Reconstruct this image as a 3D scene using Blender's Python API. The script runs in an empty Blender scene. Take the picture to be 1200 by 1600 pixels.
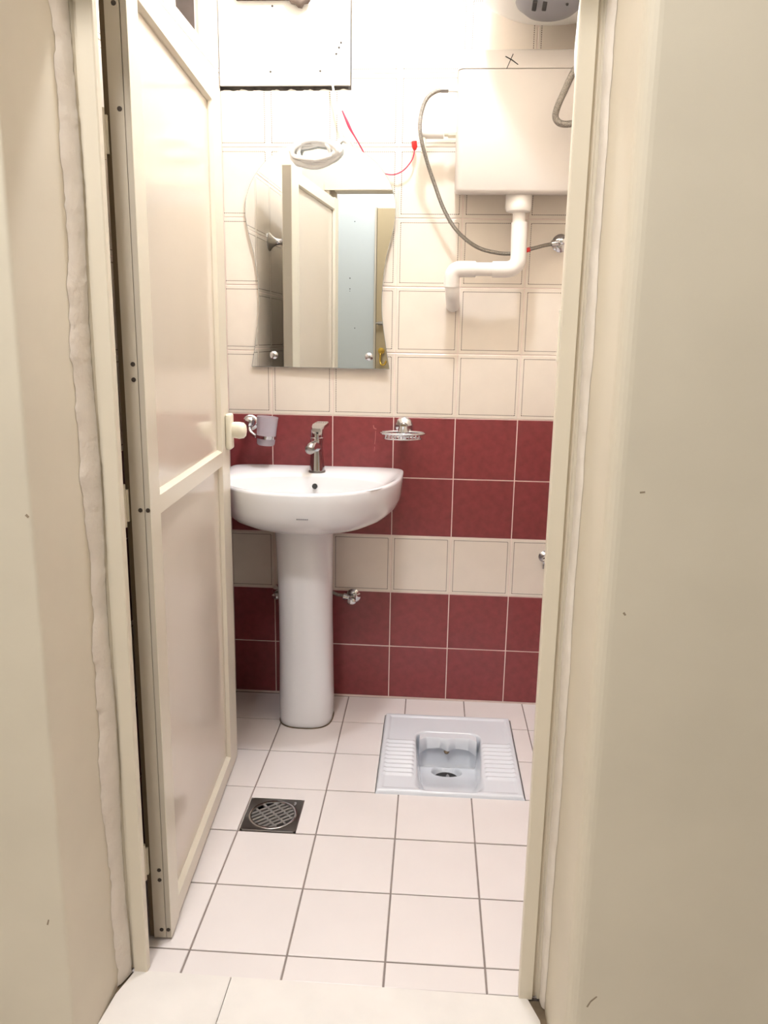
import bpy, bmesh, math, random
from mathutils import Vector, Matrix
random.seed(7)
C = bpy.context.scene.collection
S = bpy.context.scene
PI = math.pi

# ------------------------------------------------------------------ camera
f_px = 1230.6
pitch, yaw, roll = .2176, -.0667, .0165
fwd = Vector((math.sin(yaw)*math.cos(pitch), math.cos(yaw)*math.cos(pitch), -math.sin(pitch)))
rgt = Vector((math.cos(yaw), -math.sin(yaw), 0)); upv = rgt.cross(fwd)
R_ = rgt*math.cos(roll) + upv*math.sin(roll); U_ = -rgt*math.sin(roll) + upv*math.cos(roll)
cam = bpy.data.cameras.new('camera'); co = bpy.data.objects.new('camera', cam); C.objects.link(co)
cam.sensor_width = 36; cam.lens = f_px/1600*36; cam.clip_start = .02
M = Matrix.Identity(4)
for i in range(3):
    M[i][0] = R_[i]; M[i][1] = U_[i]; M[i][2] = -fwd[i]
M.translation = Vector((-.0551, -2.5657, 1.2377)); co.matrix_world = M
S.camera = co

# ------------------------------------------------------------------ world, light levels, exposure
W = bpy.data.worlds.new('world'); S.world = W; W.use_nodes = True
W.node_tree.nodes['Background'].inputs[0].default_value = (.9, .85, .78, 1)
W.node_tree.nodes['Background'].inputs[1].default_value = .02
S.view_settings.view_transform = 'Standard'; S.view_settings.look = 'None'
S.view_settings.gamma = 1; S.view_settings.exposure = 0.0; S.view_settings.use_curve_mapping = False
BULB_POS = (-.11, -.75, 2.70); BULB_R = .055; BULB_STRENGTH = 520
CORRIDOR_STRENGTH = 165
ROOM = dict(xl=-.745, xr=.48, yb=0., yf=-1.2, zc=2.86)

# ------------------------------------------------------------------ materials
MATS = {}
def lin(c):
    return tuple(((v/255)/12.92 if v/255 <= .04045 else ((v/255+.055)/1.055)**2.4) for v in c)
def mat(name, rgb, rough=.5, metal=0., noise=0., scale=8., bump=0., bscale=60., coat=0., spec=.5, trans=0., emit=0., alpha=1.):
    if name in MATS: return MATS[name]
    m = bpy.data.materials.new(name); m.use_nodes = True; nt = m.node_tree; b = nt.nodes['Principled BSDF']
    col = lin(rgb) + (1,)
    b.inputs['Base Color'].default_value = col; b.inputs['Roughness'].default_value = rough
    b.inputs['Metallic'].default_value = metal; b.inputs['Coat Weight'].default_value = coat
    b.inputs['Coat Roughness'].default_value = .06
    b.inputs['Specular IOR Level'].default_value = spec; b.inputs['Transmission Weight'].default_value = trans
    b.inputs['Alpha'].default_value = alpha
    if emit: b.inputs['Emission Color'].default_value = col; b.inputs['Emission Strength'].default_value = emit
    tc = nt.nodes.new('ShaderNodeTexCoord')
    if noise:
        n = nt.nodes.new('ShaderNodeTexNoise'); n.inputs['Scale'].default_value = scale; n.inputs['Detail'].default_value = 5
        nt.links.new(tc.outputs['Object'], n.inputs['Vector'])
        r = nt.nodes.new('ShaderNodeValToRGB')
        r.color_ramp.elements[0].position = .3; r.color_ramp.elements[1].position = .72
        r.color_ramp.elements[0].color = tuple(v*(1-noise) for v in col[:3]) + (1,)
        r.color_ramp.elements[1].color = tuple(min(1, v*(1+noise*.6)) for v in col[:3]) + (1,)
        nt.links.new(n.outputs['Fac'], r.inputs['Fac']); nt.links.new(r.outputs['Color'], b.inputs['Base Color'])
    if bump:
        n2 = nt.nodes.new('ShaderNodeTexNoise'); n2.inputs['Scale'].default_value = bscale; n2.inputs['Detail'].default_value = 4
        nt.links.new(tc.outputs['Object'], n2.inputs['Vector'])
        bp = nt.nodes.new('ShaderNodeBump'); bp.inputs['Strength'].default_value = bump; bp.inputs['Distance'].default_value = .004
        nt.links.new(n2.outputs['Fac'], bp.inputs['Height']); nt.links.new(bp.outputs['Normal'], b.inputs['Normal'])
    MATS[name] = m
    return m

def mth(nt, op, a, b=None):
    n = nt.nodes.new('ShaderNodeMath'); n.operation = op
    for i, v in enumerate((a, b)):
        if v is None: continue
        if isinstance(v, (int, float)): n.inputs[i].default_value = v
        else: nt.links.new(v, n.inputs[i])
    return n.outputs[0]

def mat_stitched_tile():
    """cream glazed wall tile with a printed dashed square near its edge"""
    m = mat('cream_tile', (232, 221, 208), rough=.22, noise=.03, scale=14, spec=.5)
    nt = m.node_tree; b = nt.nodes['Principled BSDF']
    tc = nt.nodes.new('ShaderNodeTexCoord'); sp = nt.nodes.new('ShaderNodeSeparateXYZ')
    nt.links.new(tc.outputs['Object'], sp.inputs[0])
    x, y = sp.outputs[0], sp.outputs[1]
    h, w, per = .0893, .0012, .0058
    def side(u, v):
        d = mth(nt, 'ABSOLUTE', mth(nt, 'SUBTRACT', mth(nt, 'ABSOLUTE', u), h))
        on = mth(nt, 'LESS_THAN', d, w)
        inside = mth(nt, 'LESS_THAN', mth(nt, 'ABSOLUTE', v), h + .001)
        dash = mth(nt, 'LESS_THAN', mth(nt, 'FRACT', mth(nt, 'DIVIDE', mth(nt, 'ADD', v, 1.), per)), .6)
        return mth(nt, 'MULTIPLY', mth(nt, 'MULTIPLY', on, inside), dash)
    k = mth(nt, 'MAXIMUM', side(x, y), side(y, x))
    mx = nt.nodes.new('ShaderNodeMixRGB'); mx.inputs['Color2'].default_value = lin((84, 68, 58)) + (1,)
    old = b.inputs['Base Color'].links[0].from_socket
    nt.links.new(mth(nt, 'MULTIPLY', k, .95), mx.inputs['Fac']); nt.links.new(old, mx.inputs['Color1'])
    nt.links.new(mx.outputs[0], b.inputs['Base Color'])
    return m

M_cream = mat_stitched_tile()
M_red = mat('red_tile', (134, 60, 62), rough=.32, noise=.17, scale=38, bump=.06, bscale=120)
M_wgrout = mat('wall_grout', (238, 220, 211), rough=.9, noise=.06, scale=30)
M_ftile = mat('floor_tile', (226, 218, 215), rough=.3, noise=.03, scale=5)
M_fgrout = mat('floor_grout', (140, 128, 122), rough=.95, noise=.15, scale=25)
M_mortar = mat('mortar', (128, 122, 116), rough=1, noise=.4, scale=40, bump=.5, bscale=90)
M_plaster = mat('white_plaster', (238, 234, 226), rough=.9, noise=.05, scale=20, bump=.3, bscale=50)
M_beige = mat('beige_paint', (217, 207, 188), rough=.6, noise=.045, scale=5, bump=.06, bscale=22)
M_filler = mat('filler_plaster', (226, 216, 204), rough=.85, noise=.05, scale=30, bump=.5, bscale=70)
M_corrwall = mat('pale_blue_paint', (184, 190, 191), rough=.6, noise=.02, scale=3)
M_ceil = mat('ceiling_paint', (240, 238, 232), rough=.9)
M_alu = mat('cream_aluminium', (226, 216, 197), rough=.38, noise=.02, scale=6)
M_doorframe = mat('door_profile', (228, 220, 202), rough=.3, noise=.02, scale=6)
M_doorpanel = mat('door_panel', (222, 211, 196), rough=.14, noise=.02, scale=4, spec=.5)
M_edge = mat('door_edge_metal', (186, 176, 160), rough=.35, noise=.04, scale=8)
M_seal = mat('brown_seal', (96, 80, 58), rough=.8)
M_screw = mat('dark_screw', (66, 58, 52), rough=.5, metal=.5)
M_marble = mat('threshold_marble', (229, 223, 217), rough=.35, noise=.06, scale=9)
M_dirt = mat('dirty_mortar', (120, 104, 84), rough=1, noise=.35, scale=30)
M_ceramic = mat('white_ceramic', (236, 236, 238), rough=.1, coat=.4)
M_toilet = mat('toilet_ceramic', (221, 224, 230), rough=.12, coat=.4)
M_pipe = mat('white_pvc', (236, 230, 224), rough=.35)
M_tank = mat('white_plastic', (208, 200, 193), rough=.35, noise=.015, scale=4)
M_heater = mat('heater_enamel', (235, 233, 228), rough=.3)
M_grey = mat('grey_plastic', (128, 126, 130), rough=.45)
M_dark = mat('rubber_and_hole_shade', (38, 36, 36), rough=.7)  # dark rubber parts, and hole bottoms where it stands in for shade
M_chrome = mat('chrome', (205, 205, 208), rough=.09, metal=1)
M_steel = mat('brushed_steel', (150, 146, 142), rough=.32, metal=1, noise=.12, scale=20)
M_grate = mat('worn_steel', (150, 147, 144), rough=.45, metal=.7)
M_mirror = mat('mirror_silver', (236, 240, 240), rough=.0, metal=1)
M_glassedge = mat('mirror_edge', (200, 205, 202), rough=.1, metal=.6)
M_braid = mat('braided_hose', (150, 144, 136), rough=.42, metal=.75, noise=.55, scale=420, bump=.6, bscale=420)
M_redrub = mat('red_plastic', (214, 44, 42), rough=.45)
M_redwire = mat('red_wire', (188, 52, 84), rough=.45)
M_wcable = mat('white_cable', (238, 236, 232), rough=.45)
M_creamplastic = mat('cream_plastic', (240, 234, 214), rough=.3)
M_frost = mat('frosted_glass', (226, 218, 226), rough=.55, trans=.55, spec=.4)
M_brown = mat('brown_wood', (84, 60, 50), rough=.8, noise=.25, scale=30)
M_khaki = mat('khaki_door_paint', (166, 149, 119), rough=.5, noise=.05, scale=3)
M_brass = mat('brass', (206, 172, 84), rough=.25, metal=1)
M_board = mat('white_board', (242, 240, 234), rough=.7, noise=.02, scale=6)
M_lamp = mat('lamp_glow', (243, 247, 255), emit=BULB_STRENGTH)
M_corrlamp = mat('corridor_lamp_glow', (252, 250, 250), emit=CORRIDOR_STRENGTH)
M_ink = mat('marker_ink', (34, 28, 28), rough=.7)
M_cavity = mat('cavity_taupe', (138, 122, 110), rough=.95, noise=.2, scale=14)

# ------------------------------------------------------------------ helpers
def obj(name, bm, m, parent=None, smooth=False, mw=None, autos=None):
    me = bpy.data.meshes.new(name)
    bmesh.ops.recalc_face_normals(bm, faces=bm.faces[:]); bm.to_mesh(me); bm.free()
    me.materials.append(m)
    if smooth:
        for p in me.polygons: p.use_smooth = True
        if autos is not None:
            try: me.set_sharp_from_angle(angle=autos)
            except Exception: pass
    o = bpy.data.objects.new(name, me); C.objects.link(o)
    if parent: o.parent = parent
    if mw is not None: o.matrix_local = mw
    return o
def empty(name, loc=(0, 0, 0), rz=0.):
    o = bpy.data.objects.new(name, None); C.objects.link(o); o.location = loc; o.rotation_euler = (0, 0, rz)
    o.empty_display_size = .05
    return o
def tag(o, label, cat=None, group=None, kind=None):
    o['label'] = label
    if cat: o['category'] = cat
    if group: o['group'] = group
    if kind: o['kind'] = kind
    return o
def struct(o, label=None):
    o['kind'] = 'structure'
    if label: o['label'] = label
    return o
def B(): return bmesh.new()
def box(bm, x0, x1, y0, y1, z0, z1, bev=0., seg=2):
    t = bmesh.new()
    vs = [t.verts.new((x, y, z)) for x in (x0, x1) for y in (y0, y1) for z in (z0, z1)]
    for q in ((0, 1, 3, 2), (4, 6, 7, 5), (0, 4, 5, 1), (2, 3, 7, 6), (0, 2, 6, 4), (1, 5, 7, 3)): t.faces.new([vs[i] for i in q])
    bmesh.ops.recalc_face_normals(t, faces=t.faces[:])
    if bev: bmesh.ops.bevel(t, geom=t.edges[:], offset=bev, segments=seg, affect='EDGES', profile=.5)
    merge(bm, t); return bm
def merge(bm, t):
    me = bpy.data.meshes.new('tmp'); t.to_mesh(me); t.free(); bm.from_mesh(me); bpy.data.meshes.remove(me)
def prism(bm, pts, z0, z1, axis='z'):
    """polygon pts (a,b) extruded; axis z: (x,y)->z ; y: (x,z)->y ; x: (y,z)->x"""
    def P(a, b, c):
        return (a, b, c) if axis == 'z' else ((a, c, b) if axis == 'y' else (c, a, b))
    lo = [bm.verts.new(P(a, b, z0)) for a, b in pts]; hi = [bm.verts.new(P(a, b, z1)) for a, b in pts]
    n = len(pts)
    bm.faces.new(lo); bm.faces.new(hi)
    for i in range(n): bm.faces.new((lo[i], lo[(i+1) % n], hi[(i+1) % n], hi[i]))
    return bm
def frame_from(d):
    d = Vector(d).normalized(); a = Vector((0, 0, 1)) if abs(d.z) < .9 else Vector((1, 0, 0))
    x = a.cross(d).normalized(); y = d.cross(x); return x, y, d
def lathe(bm, prof, org=(0, 0, 0), axis=(0, 0, 1), n=28, sx=1., sy=1.):
    x, y, d = frame_from(axis); org = Vector(org); rings = []
    for r, h in prof:
        if r < 1e-6: rings.append([bm.verts.new(org + d*h)])
        else: rings.append([bm.verts.new(org + d*h + x*(r*sx*math.cos(2*PI*k/n)) + y*(r*sy*math.sin(2*PI*k/n))) for k in range(n)])
    for a, b in zip(rings, rings[1:]):
        if len(a) == 1 and len(b) == 1: continue
        for k in range(n):
            k2 = (k+1) % n
            if len(a) == 1: bm.faces.new((a[0], b[k], b[k2]))
            elif len(b) == 1: bm.faces.new((a[k], a[k2], b[0]))
            else: bm.faces.new((a[k], a[k2], b[k2], b[k]))
    for r in (rings[0], rings[-1]):
        if len(r) > 1: bm.faces.new(r)
    return bm
def catmull(pts, sub=8):
    P = [Vector(p) for p in pts]; P = [P[0]*2-P[1]] + P + [P[-1]*2-P[-2]]; out = []
    for i in range(1, len(P)-2):
        a, b, c, d = P[i-1:i+3]
        for k in range(sub):
            t = k/sub
            out.append(.5*((2*b) + (c-a)*t + (2*a-5*b+4*c-d)*t*t + (3*b-a-3*c+d)*t**3))
    out.append(P[-2]); return out
def tube(bm, pts, r, n=12, sub=8, smooth=True, closed=False):
    path = catmull(pts, sub) if smooth else [Vector(p) for p in pts]
    if closed: path = path[:-1] if (path[0]-path[-1]).length < 1e-6 else path
    m = len(path); rad = r if callable(r) else (lambda t: r)
    tan = []
    for i in range(m):
        if closed: t = path[(i+1) % m]-path[i-1]
        else: t = path[min(i+1, m-1)]-path[max(i-1, 0)]
        tan.append(t.normalized())
    x, y, _ = frame_from(tan[0]); rings = []
    for i in range(m):
        d = tan[i]; x = (x - d*x.dot(d)).normalized(); y = d.cross(x); q = rad(i/max(1, m-1))
        rings.append([bm.verts.new(path[i] + x*(q*math.cos(2*PI*k/n)) + y*(q*math.sin(2*PI*k/n))) for k in range(n)])
    rng = range(m) if closed else range(m-1)
    for i in rng:
        a, b = rings[i], rings[(i+1) % m]
        for k in range(n): bm.faces.new((a[k], a[(k+1) % n], b[(k+1) % n], b[k]))
    if not closed: bm.faces.new(rings[0]); bm.faces.new(rings[-1])
    return bm
def bend(pts, r, k=6):
    """polyline with rounded corners"""
    P = [Vector(p) for p in pts]; out = [P[0]]
    for i in range(1, len(P)-1):
        a, b, c = P[i-1], P[i], P[i+1]
        u, v = (a-b).normalized(), (c-b).normalized()
        l = min(r, (a-b).length*.49, (c-b).length*.49)
        s, e = b+u*l, b+v*l
        for j in range(k+1):
            t = j/k; out.append(s*(1-t)**2 + b*2*t*(1-t) + e*t*t)
    out.append(P[-1]); return out
def loft(bm, loops, cap0=True, cap1=True):
    R = [[bm.verts.new(p) for p in l] for l in loops]; n = len(R[0])
    for a, b in zip(R, R[1:]):
        for k in range(n): bm.faces.new((a[k], a[(k+1) % n], b[(k+1) % n], b[k]))
    if cap0: bm.faces.new(R[0])
    if cap1: bm.faces.new(R[-1])
    return bm

def plate(rect, holes, t0, t1, cham=0.):
    """flat plate in local XY (normal +Z) between heights t0 (back) and t1 (front), with rectangular cut-outs"""
    x0, x1, y0, y1 = rect
    hs = [h for h in holes if h[0] < x1-1e-4 and h[1] > x0+1e-4 and h[2] < y1-1e-4 and h[3] > y0+1e-4]
    bm = B()
    if not hs:
        if cham <= 0: return box(bm, x0, x1, y0, y1, t0, t1)
        c = cham
        L = [[(x0, y0, t0), (x1, y0, t0), (x1, y1, t0), (x0, y1, t0)], [(x0, y0, t1-c*.6), (x1, y0, t1-c*.6), (x1, y1, t1-c*.6), (x0, y1, t1-c*.6)],
             [(x0+c, y0+c, t1), (x1-c, y0+c, t1), (x1-c, y1-c, t1), (x0+c, y1-c, t1)]]
        return loft(bm, L)
    xs = sorted(set([x0, x1] + [min(max(v, x0), x1) for h in hs for v in h[:2]]))
    ys = sorted(set([y0, y1] + [min(max(v, y0), y1) for h in hs for v in h[2:]]))
    solid = {}
    for i in range(len(xs)-1):
        for j in range(len(ys)-1):
            cx, cy = (xs[i]+xs[i+1])/2, (ys[j]+ys[j+1])/2
            solid[i, j] = not any(h[0] < cx < h[1] and h[2] < cy < h[3] for h in hs)
    if not any(solid.values()): bm.free(); return None
    V = {}
    def v(i, j, k):
        if (i, j, k) not in V: V[i, j, k] = bm.verts.new((xs[i], ys[j], (t0, t1)[k]))
        return V[i, j, k]
    for (i, j), s in solid.items():
        if not s: continue
        for k in (0, 1): bm.faces.new([v(i, j, k), v(i+1, j, k), v(i+1, j+1, k), v(i, j+1, k)])
        for di, dj, a, b in ((-1, 0, (i, j), (i, j+1)), (1, 0, (i+1, j), (i+1, j+1)), (0, -1, (i, j), (i+1, j)), (0, 1, (i, j+1), (i+1, j+1))):
            if not solid.get((i+di, j+dj), False): bm.faces.new([v(*a, 0), v(*b, 0), v(*b, 1), v(*a, 1)])
    bmesh.ops.dissolve_limit(bm, angle_limit=.01, verts=bm.verts[:], edges=bm.edges[:])
    return bm

def frame_matrix(origin, ex, ey):
    ez = Vector(ex).cross(Vector(ey)); m = Matrix.Identity(4)
    for i in range(3): m[i][0] = ex[i]; m[i][1] = ey[i]; m[i][2] = ez[i]
    m.translation = Vector(origin); return m
TILE_CACHE = {}
def lay_tiles(parent, fm, us, vs, urange, vrange, matf, holes=(), gap=.0032, depth=.008, cham=.0012, step=None, jitter=0.):
    """one object per tile on a wall or floor; us/vs are the joint positions, cut at the surface's own limits"""
    for i in range(len(us)-1):
        for j in range(len(vs)-1):
            cu, cv = (us[i]+us[i+1])/2, (vs[j]+vs[j+1])/2
            r = [max(us[i], urange[0])+gap/2-cu, min(us[i+1], urange[1])-gap/2-cu, max(vs[j], vrange[0])+gap/2-cv, min(vs[j+1], vrange[1])-gap/2-cv]
            if r[1]-r[0] < .006 or r[3]-r[2] < .006: continue
            hl = [(h[0]-cu, h[1]-cu, h[2]-cv, h[3]-cv) for h in holes]
            hl = [h for h in hl if h[0] < r[1]-1e-4 and h[1] > r[0]+1e-4 and h[2] < r[3]-1e-4 and h[3] > r[2]+1e-4]
            m = matf(i, j); key = (tuple(round(q, 4) for q in r), m.name, depth) if not hl else None
            lm = fm @ Matrix.Translation((cu, cv, random.uniform(-jitter, jitter)))
            if key in TILE_CACHE:
                o = bpy.data.objects.new('tile', TILE_CACHE[key]); C.objects.link(o); o.parent = parent; o.matrix_local = lm
            else:
                bm = plate(r, hl, -depth, 0., cham)
                if bm is None: continue
                o = obj('tile', bm, m, parent, mw=lm)
                if key: TILE_CACHE[key] = o.data

# ------------------------------------------------------------------ the setting: bathroom shell
xl, xr, yf, zc = ROOM['xl'], ROOM['xr'], ROOM['yf'], ROOM['zc']
ROWS = [0.004, .1933, .3897, .5897, .787, .987, 1.191, 1.395, 1.5985, 1.802, 2.006, 2.21, 2.414, 2.618, 2.822, 3.03]
rowmat = lambda i, j: M_red if j in (0, 1, 3, 4) else M_cream
panel_hole = (xl, -.3455, 1.9600, 2.33)

fmB = frame_matrix((0, 0, 0), (1, 0, 0), (0, 0, 1))
wb = obj('wall_back', plate((xl-.1, xr+.1, -.05, zc), [(xl-.1, panel_hole[1], panel_hole[2], panel_hole[3])], -.020, -.0014), M_wgrout, mw=fmB)
struct(wb, 'bathroom back wall in cream dashed tiles with two dark red bands')
inv = Matrix.Identity(4)
mb = obj('mortar_bed', plate((xl-.1, xr+.1, -.05, zc), [], -.14, -.0205), M_mortar, wb)
lay_tiles(wb, Matrix.Identity(4), [-.8+.2*k for k in range(8)], ROWS, (xl, xr), (0, zc), rowmat, [panel_hole])
# ragged plaster along the lower edge of the cut-out
bm = B(); n = 70; pts = []
for k in range(n+1):
    u = xl + (panel_hole[1]-xl)*k/n
    pts.append((u, 1.9600 + .0012 + random.random()*.0035 + .002*math.sin(k*.7)))
poly = [(xl, 1.9570)] + pts + [(panel_hole[1], 1.9570)]
prism(bm, poly, -.0195, -.004)
obj('plaster_edge', bm, M_plaster, wb)

left_hole = (.205, .40, 2.043, 2.33)         # ventilation opening high in the left wall (u runs away from the back wall)
fmL = frame_matrix((xl, 0, 0), (0, -1, 0), (0, 0, 1))
# local: x -> -Y, y -> Z, normal = x cross y = (-1,0,0); mirror it so that the face looks into the room
fmL = frame_matrix((xl, 0, 0), (0, 1, 0), (0, 0, 1))
lh = (-left_hole[1], -left_hole[0], left_hole[2], left_hole[3])
wl = obj('wall_left', plate((yf, 0, -.05, zc), [lh], -.012, -.0014), M_wgrout, mw=fmL)
struct(wl, 'bathroom left wall in cream dashed tiles, behind the open door')
lay_tiles(wl, Matrix.Identity(4), [-1.2+.2*k for k in range(7)], ROWS, (yf, 0), (0, zc), rowmat, [lh])
bm = B(); bx = plate((lh[0]-.01, lh[1]+.01, lh[2]-.012, lh[3]+.01), [], -.24, -.235); merge(bm, bx)
for r_ in ((lh[0]-.012, lh[0], lh[2]-.012, lh[3]+.01), (lh[1], lh[1]+.012, lh[2]-.012, lh[3]+.01), (lh[0], lh[1], lh[2]-.012, lh[2]-.002), (lh[0], lh[1], lh[3], lh[3]+.01)):
    merge(bm, plate(r_, [], -.235, -.0125))
obj('vent_recess', bm, mat('recess_dark_brown', (104, 92, 84), rough=1, noise=.2, scale=14), wl)  # dark brown put into the lining so the opening reads dark inside

fmR = frame_matrix((xr, 0, 0), (0, -1, 0), (0, 0, 1))
wr = obj('wall_right', plate((0, -yf, -.05, zc), [], -.10, -.0014), M_wgrout, mw=fmR)
struct(wr, 'bathroom right wall in tiles, behind the door jamb')
lay_tiles(wr, Matrix.Identity(4), [.2*k for k in range(7)], ROWS, (0, -yf), (0, zc), rowmat)

bm = B(); box(bm, xl-.1, xr+.1, yf, .14, zc, zc+.1)
struct(obj('ceiling', bm, M_ceil), 'white bathroom ceiling')

# floor: joints of the laid tiles, slightly rotated against the walls
FO, FA, FS = (-.1365, -.1927), .0078, .2018
fmF = Matrix.Translation((FO[0], FO[1], 0)) @ Matrix.Rotation(FA, 4, 'Z')
T_C, T_W, T_L = (.1425, -.173), .415, .466
t_hole = (T_C[0]-T_W/2-.0015, T_C[0]+T_W/2+.0015, T_C[1]-T_L/2-.0015, T_C[1]+T_L/2+.0015)
d_hole = (-.4005, -.254, -.6035, -.457)
fr_u, fr_v = (xl-FO[0]+.002, xr-FO[0]-.002), (-1.268-FO[1], .190)
fl = obj('floor', plate((fr_u[0]-.03, fr_u[1]+.03, fr_v[0], fr_v[1]+.02), [t_hole, d_hole], -.12, -.0022), M_fgrout, mw=fmF)
struct(fl, 'bathroom floor of white square tiles with grey joints')
lay_tiles(fl, Matrix.Identity(4), [FS*k for k in range(-4, 5)], [FS*k for k in range(-6, 2)], fr_u, fr_v, lambda i, j: M_ftile, [t_hole, d_hole], gap=.0042, depth=.01, cham=.0014, jitter=.0003)

# ------------------------------------------------------------------ doorway wall, corridor
XJ0, XJ1, YO = -.643, .181, -1.482
bm = B()
def rounded_jamb(xin, xout, s):
    """plan of one side of the doorway wall, with the outer corner of the reveal rounded"""
    r = .022 if s > 0 else .006
    pts = [(xin, yf)]
    cxr, cyr = xin + s*r, YO + r
    for k in range(7):
        a = k/6*PI/2
        pts.append((cxr - s*r*math.cos(a), cyr - r*math.sin(a)))
    pts += [(xout, YO), (xout, yf)]
    return pts
prism(bm, rounded_jamb(XJ0, -1.7, -1), -.05, 2.86)
prism(bm, rounded_jamb(XJ1, 1.6, 1), -.05, 2.86)
box(bm, XJ0, XJ1, YO, yf, 1.912, 2.86)
box(bm, XJ0, XJ1, -1.2062, yf+.004, 1.882, 1.915)
wf = struct(obj('wall_front', bm, M_beige), 'beige painted wall around the doorway with rounded plaster corner')
# plaster filler between frame and reveal
def filler(name, x_rev, y_rev, x_fr, y_fr, wob, m, zt=1.9, thick=.006):
    bm = B(); n = 190; rows = []
    s1, s2 = random.random()*10, random.random()*10
    for k in range(n+1):
        z = zt*k/n
        a = wob*(math.sin(z*9+s1)*.5 + math.sin(z*23+s2)*.3 + math.sin(z*61)*.2 + (random.random()-.5)*.55)
        b = wob*.25*(math.sin(z*13+s2)*.6 + (random.random()-.5)*.5)
        p0 = Vector((x_rev, y_rev + a, z)); p3 = Vector((x_fr + b, y_fr, z))
        nrm = Vector((0, -1, 0)); mid = (p0+p3)/2 + Vector(((.0 if x_fr > x_rev else 0), -thick, 0)) + Vector(((thick if x_fr > x_rev else -thick)*.6, 0, 0))
        bk = Vector((x_rev, y_fr + .002, z))
        rows.append([p0, p0*.6+mid*.4 + Vector(((.0012 if x_fr > x_rev else -.0012), 0, 0)), mid, p3, bk])
    loft(bm, rows)
    return obj(name, bm, m, wf, smooth=True, autos=.9)
filler('plaster_filler', XJ0+.0005, -1.315, -.630, -1.2735, .014, M_filler, thick=.002)['label'] = 'pinkish rough plaster filler strip'
filler('silicone_filler', XJ1-.0005, -1.297, .1715, -1.2735, .009, M_filler, thick=.003)['label'] = 'white filler bead'

# door frame
jamb = [(-.641, -1.2705), (-.632, -1.2705), (-.630, -1.264), (-.624, -1.264), (-.622, -1.2735), (-.5985, -1.2735), (-.5965, -1.2715), (-.5965, -1.257), (-.622, -1.257), (-.622, -1.206), (-.641, -1.206)]
bm = B(); prism(bm, jamb, 0.002, 1.905)
t1 = struct(obj('trim_1', bm, M_alu), 'cream metal hinge jamb of the door frame')
mx = lambda p: [(-(x+.597)+.1335, y) for x, y in p]
bm = B(); prism(bm, mx(jamb), 0.002, 1.905)
t2 = struct(obj('trim_2', bm, M_alu), 'cream metal latch jamb of the door frame')
bm = B(); box(bm, .1310, .1334, -1.2700, -1.258, 1.205, 1.285, .0008)
o = obj('latch_keeper', bm, M_creamplastic, t2); o['label'] = 'white plastic latch keeper'
bm = B(); box(bm, -.6, .1345, -1.2735, -1.207, 1.880, 1.905, .002)
struct(obj('trim_3', bm, M_alu), 'cream metal head of the door frame')

# threshold slabs
th = struct(empty('threshold', (-.25, -1.37, 0)), 'pale marble doorway threshold in two slabs')
def slab(pts):
    bm = B(); prism(bm, [(x+.25, y+1.37) for x, y in pts], -.05, .003)
    bmesh.ops.bevel(bm, geom=[e for e in bm.edges if all(v.co.z > 0 for v in e.verts)], offset=.0015, segments=2, affect='EDGES')
    obj('slab', bm, M_marble, th)
slab([(-.622, -1.2685), (-.4292, -1.2685), (-.4292, -1.60), (-.642, -1.60), (-.6425, -1.40), (-.637, -1.33)])
slab([(-.4278, -1.2685), (.149, -1.2685), (.168, -1.32), (.176, -1.40), (.178, -1.60), (-.4278, -1.60)])
bm = B(); box(bm, -.395, .433, -.23, .10, -.05, -.004)
obj('mortar', bm, M_dirt, th)

bm = B(); box(bm, -1.7, 1.6, -3.0, -1.47, -.12, -.004)
struct(obj('floor_corridor', bm, M_marble), 'pale corridor floor in front of the doorway')
bm = B(); box(bm, -1.7, 1.6, -3.1, -3.0, -.12, 2.86)
wk = struct(obj('wall_corridor', bm, M_corrwall), 'pale bluish corridor wall seen in the mirror')
for (x, z, s) in ((-.77, 1.995, .006), (-.80, 1.63, .007), (-.80, 1.56, .006), (-.80, 1.545, .004), (-.765, 1.30, .006)):
    bm = B(); lathe(bm, [(s*.6, 0), (s*.6, .002), (0, .002)], (x, -3.0, z), (0, 1, 0), 8)
    obj('screw_hole', bm, M_dark, wk)
bm = B(); box(bm, -1.8, -1.7, -3.1, YO, -.12, 2.86); struct(obj('wall_corridor_left', bm, M_beige), 'beige corridor end wall on the hinge side')
bm = B(); box(bm, 1.6, 1.7, -3.1, YO, -.12, 2.86); struct(obj('wall_corridor_right', bm, M_beige), 'beige corridor end wall on the latch side')
bm = B(); box(bm, -1.8, 1.7, -3.1, yf-.001, 2.86, 2.96); struct(obj('ceiling_corridor', bm, M_ceil), 'white corridor ceiling')

# corridor door seen only in the mirror
d2 = struct(empty('door_2', (-.213, -2.999, 0)), 'khaki corridor door seen at the right of the mirror')
bm = B(); box(bm, -.40, .40, .0, .045, .005, 2.075, .003); obj('door_leaf', bm, M_khaki, d2)
bm = B(); box(bm, -.415, -.402, .0, .05, .005, 2.08, .001); obj('edge_strip', bm, M_edge, d2)
hd = B(); lathe(hd, [(.022, 0), (.022, .006), (.009, .01), (.009, .03), (.016, .034), (.016, .05), (0, .055)], (-.36, .045, 1.15), (0, 1, 0), 16)
h_ = obj('door_handle', hd, M_brass, d2, smooth=True, autos=.7); h_['label'] = 'brass door knob and hook'
bm = B(); tube(bm, [(-.36, .09, 1.13), (-.362, .095, 1.085), (-.352, .11, 1.06), (-.33, .118, 1.062), (-.318, .116, 1.085)], .007, 8); obj('hook', bm, M_brass, h_, smooth=True)
bm = B(); box(bm, -.385, -.335, .045, .055, 1.322, 1.346, .002); tube(bm, [(-.40, .06, 1.334), (-.32, .06, 1.334)], .006, 8, smooth=False); obj('bolt', bm, M_steel, d2)

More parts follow.
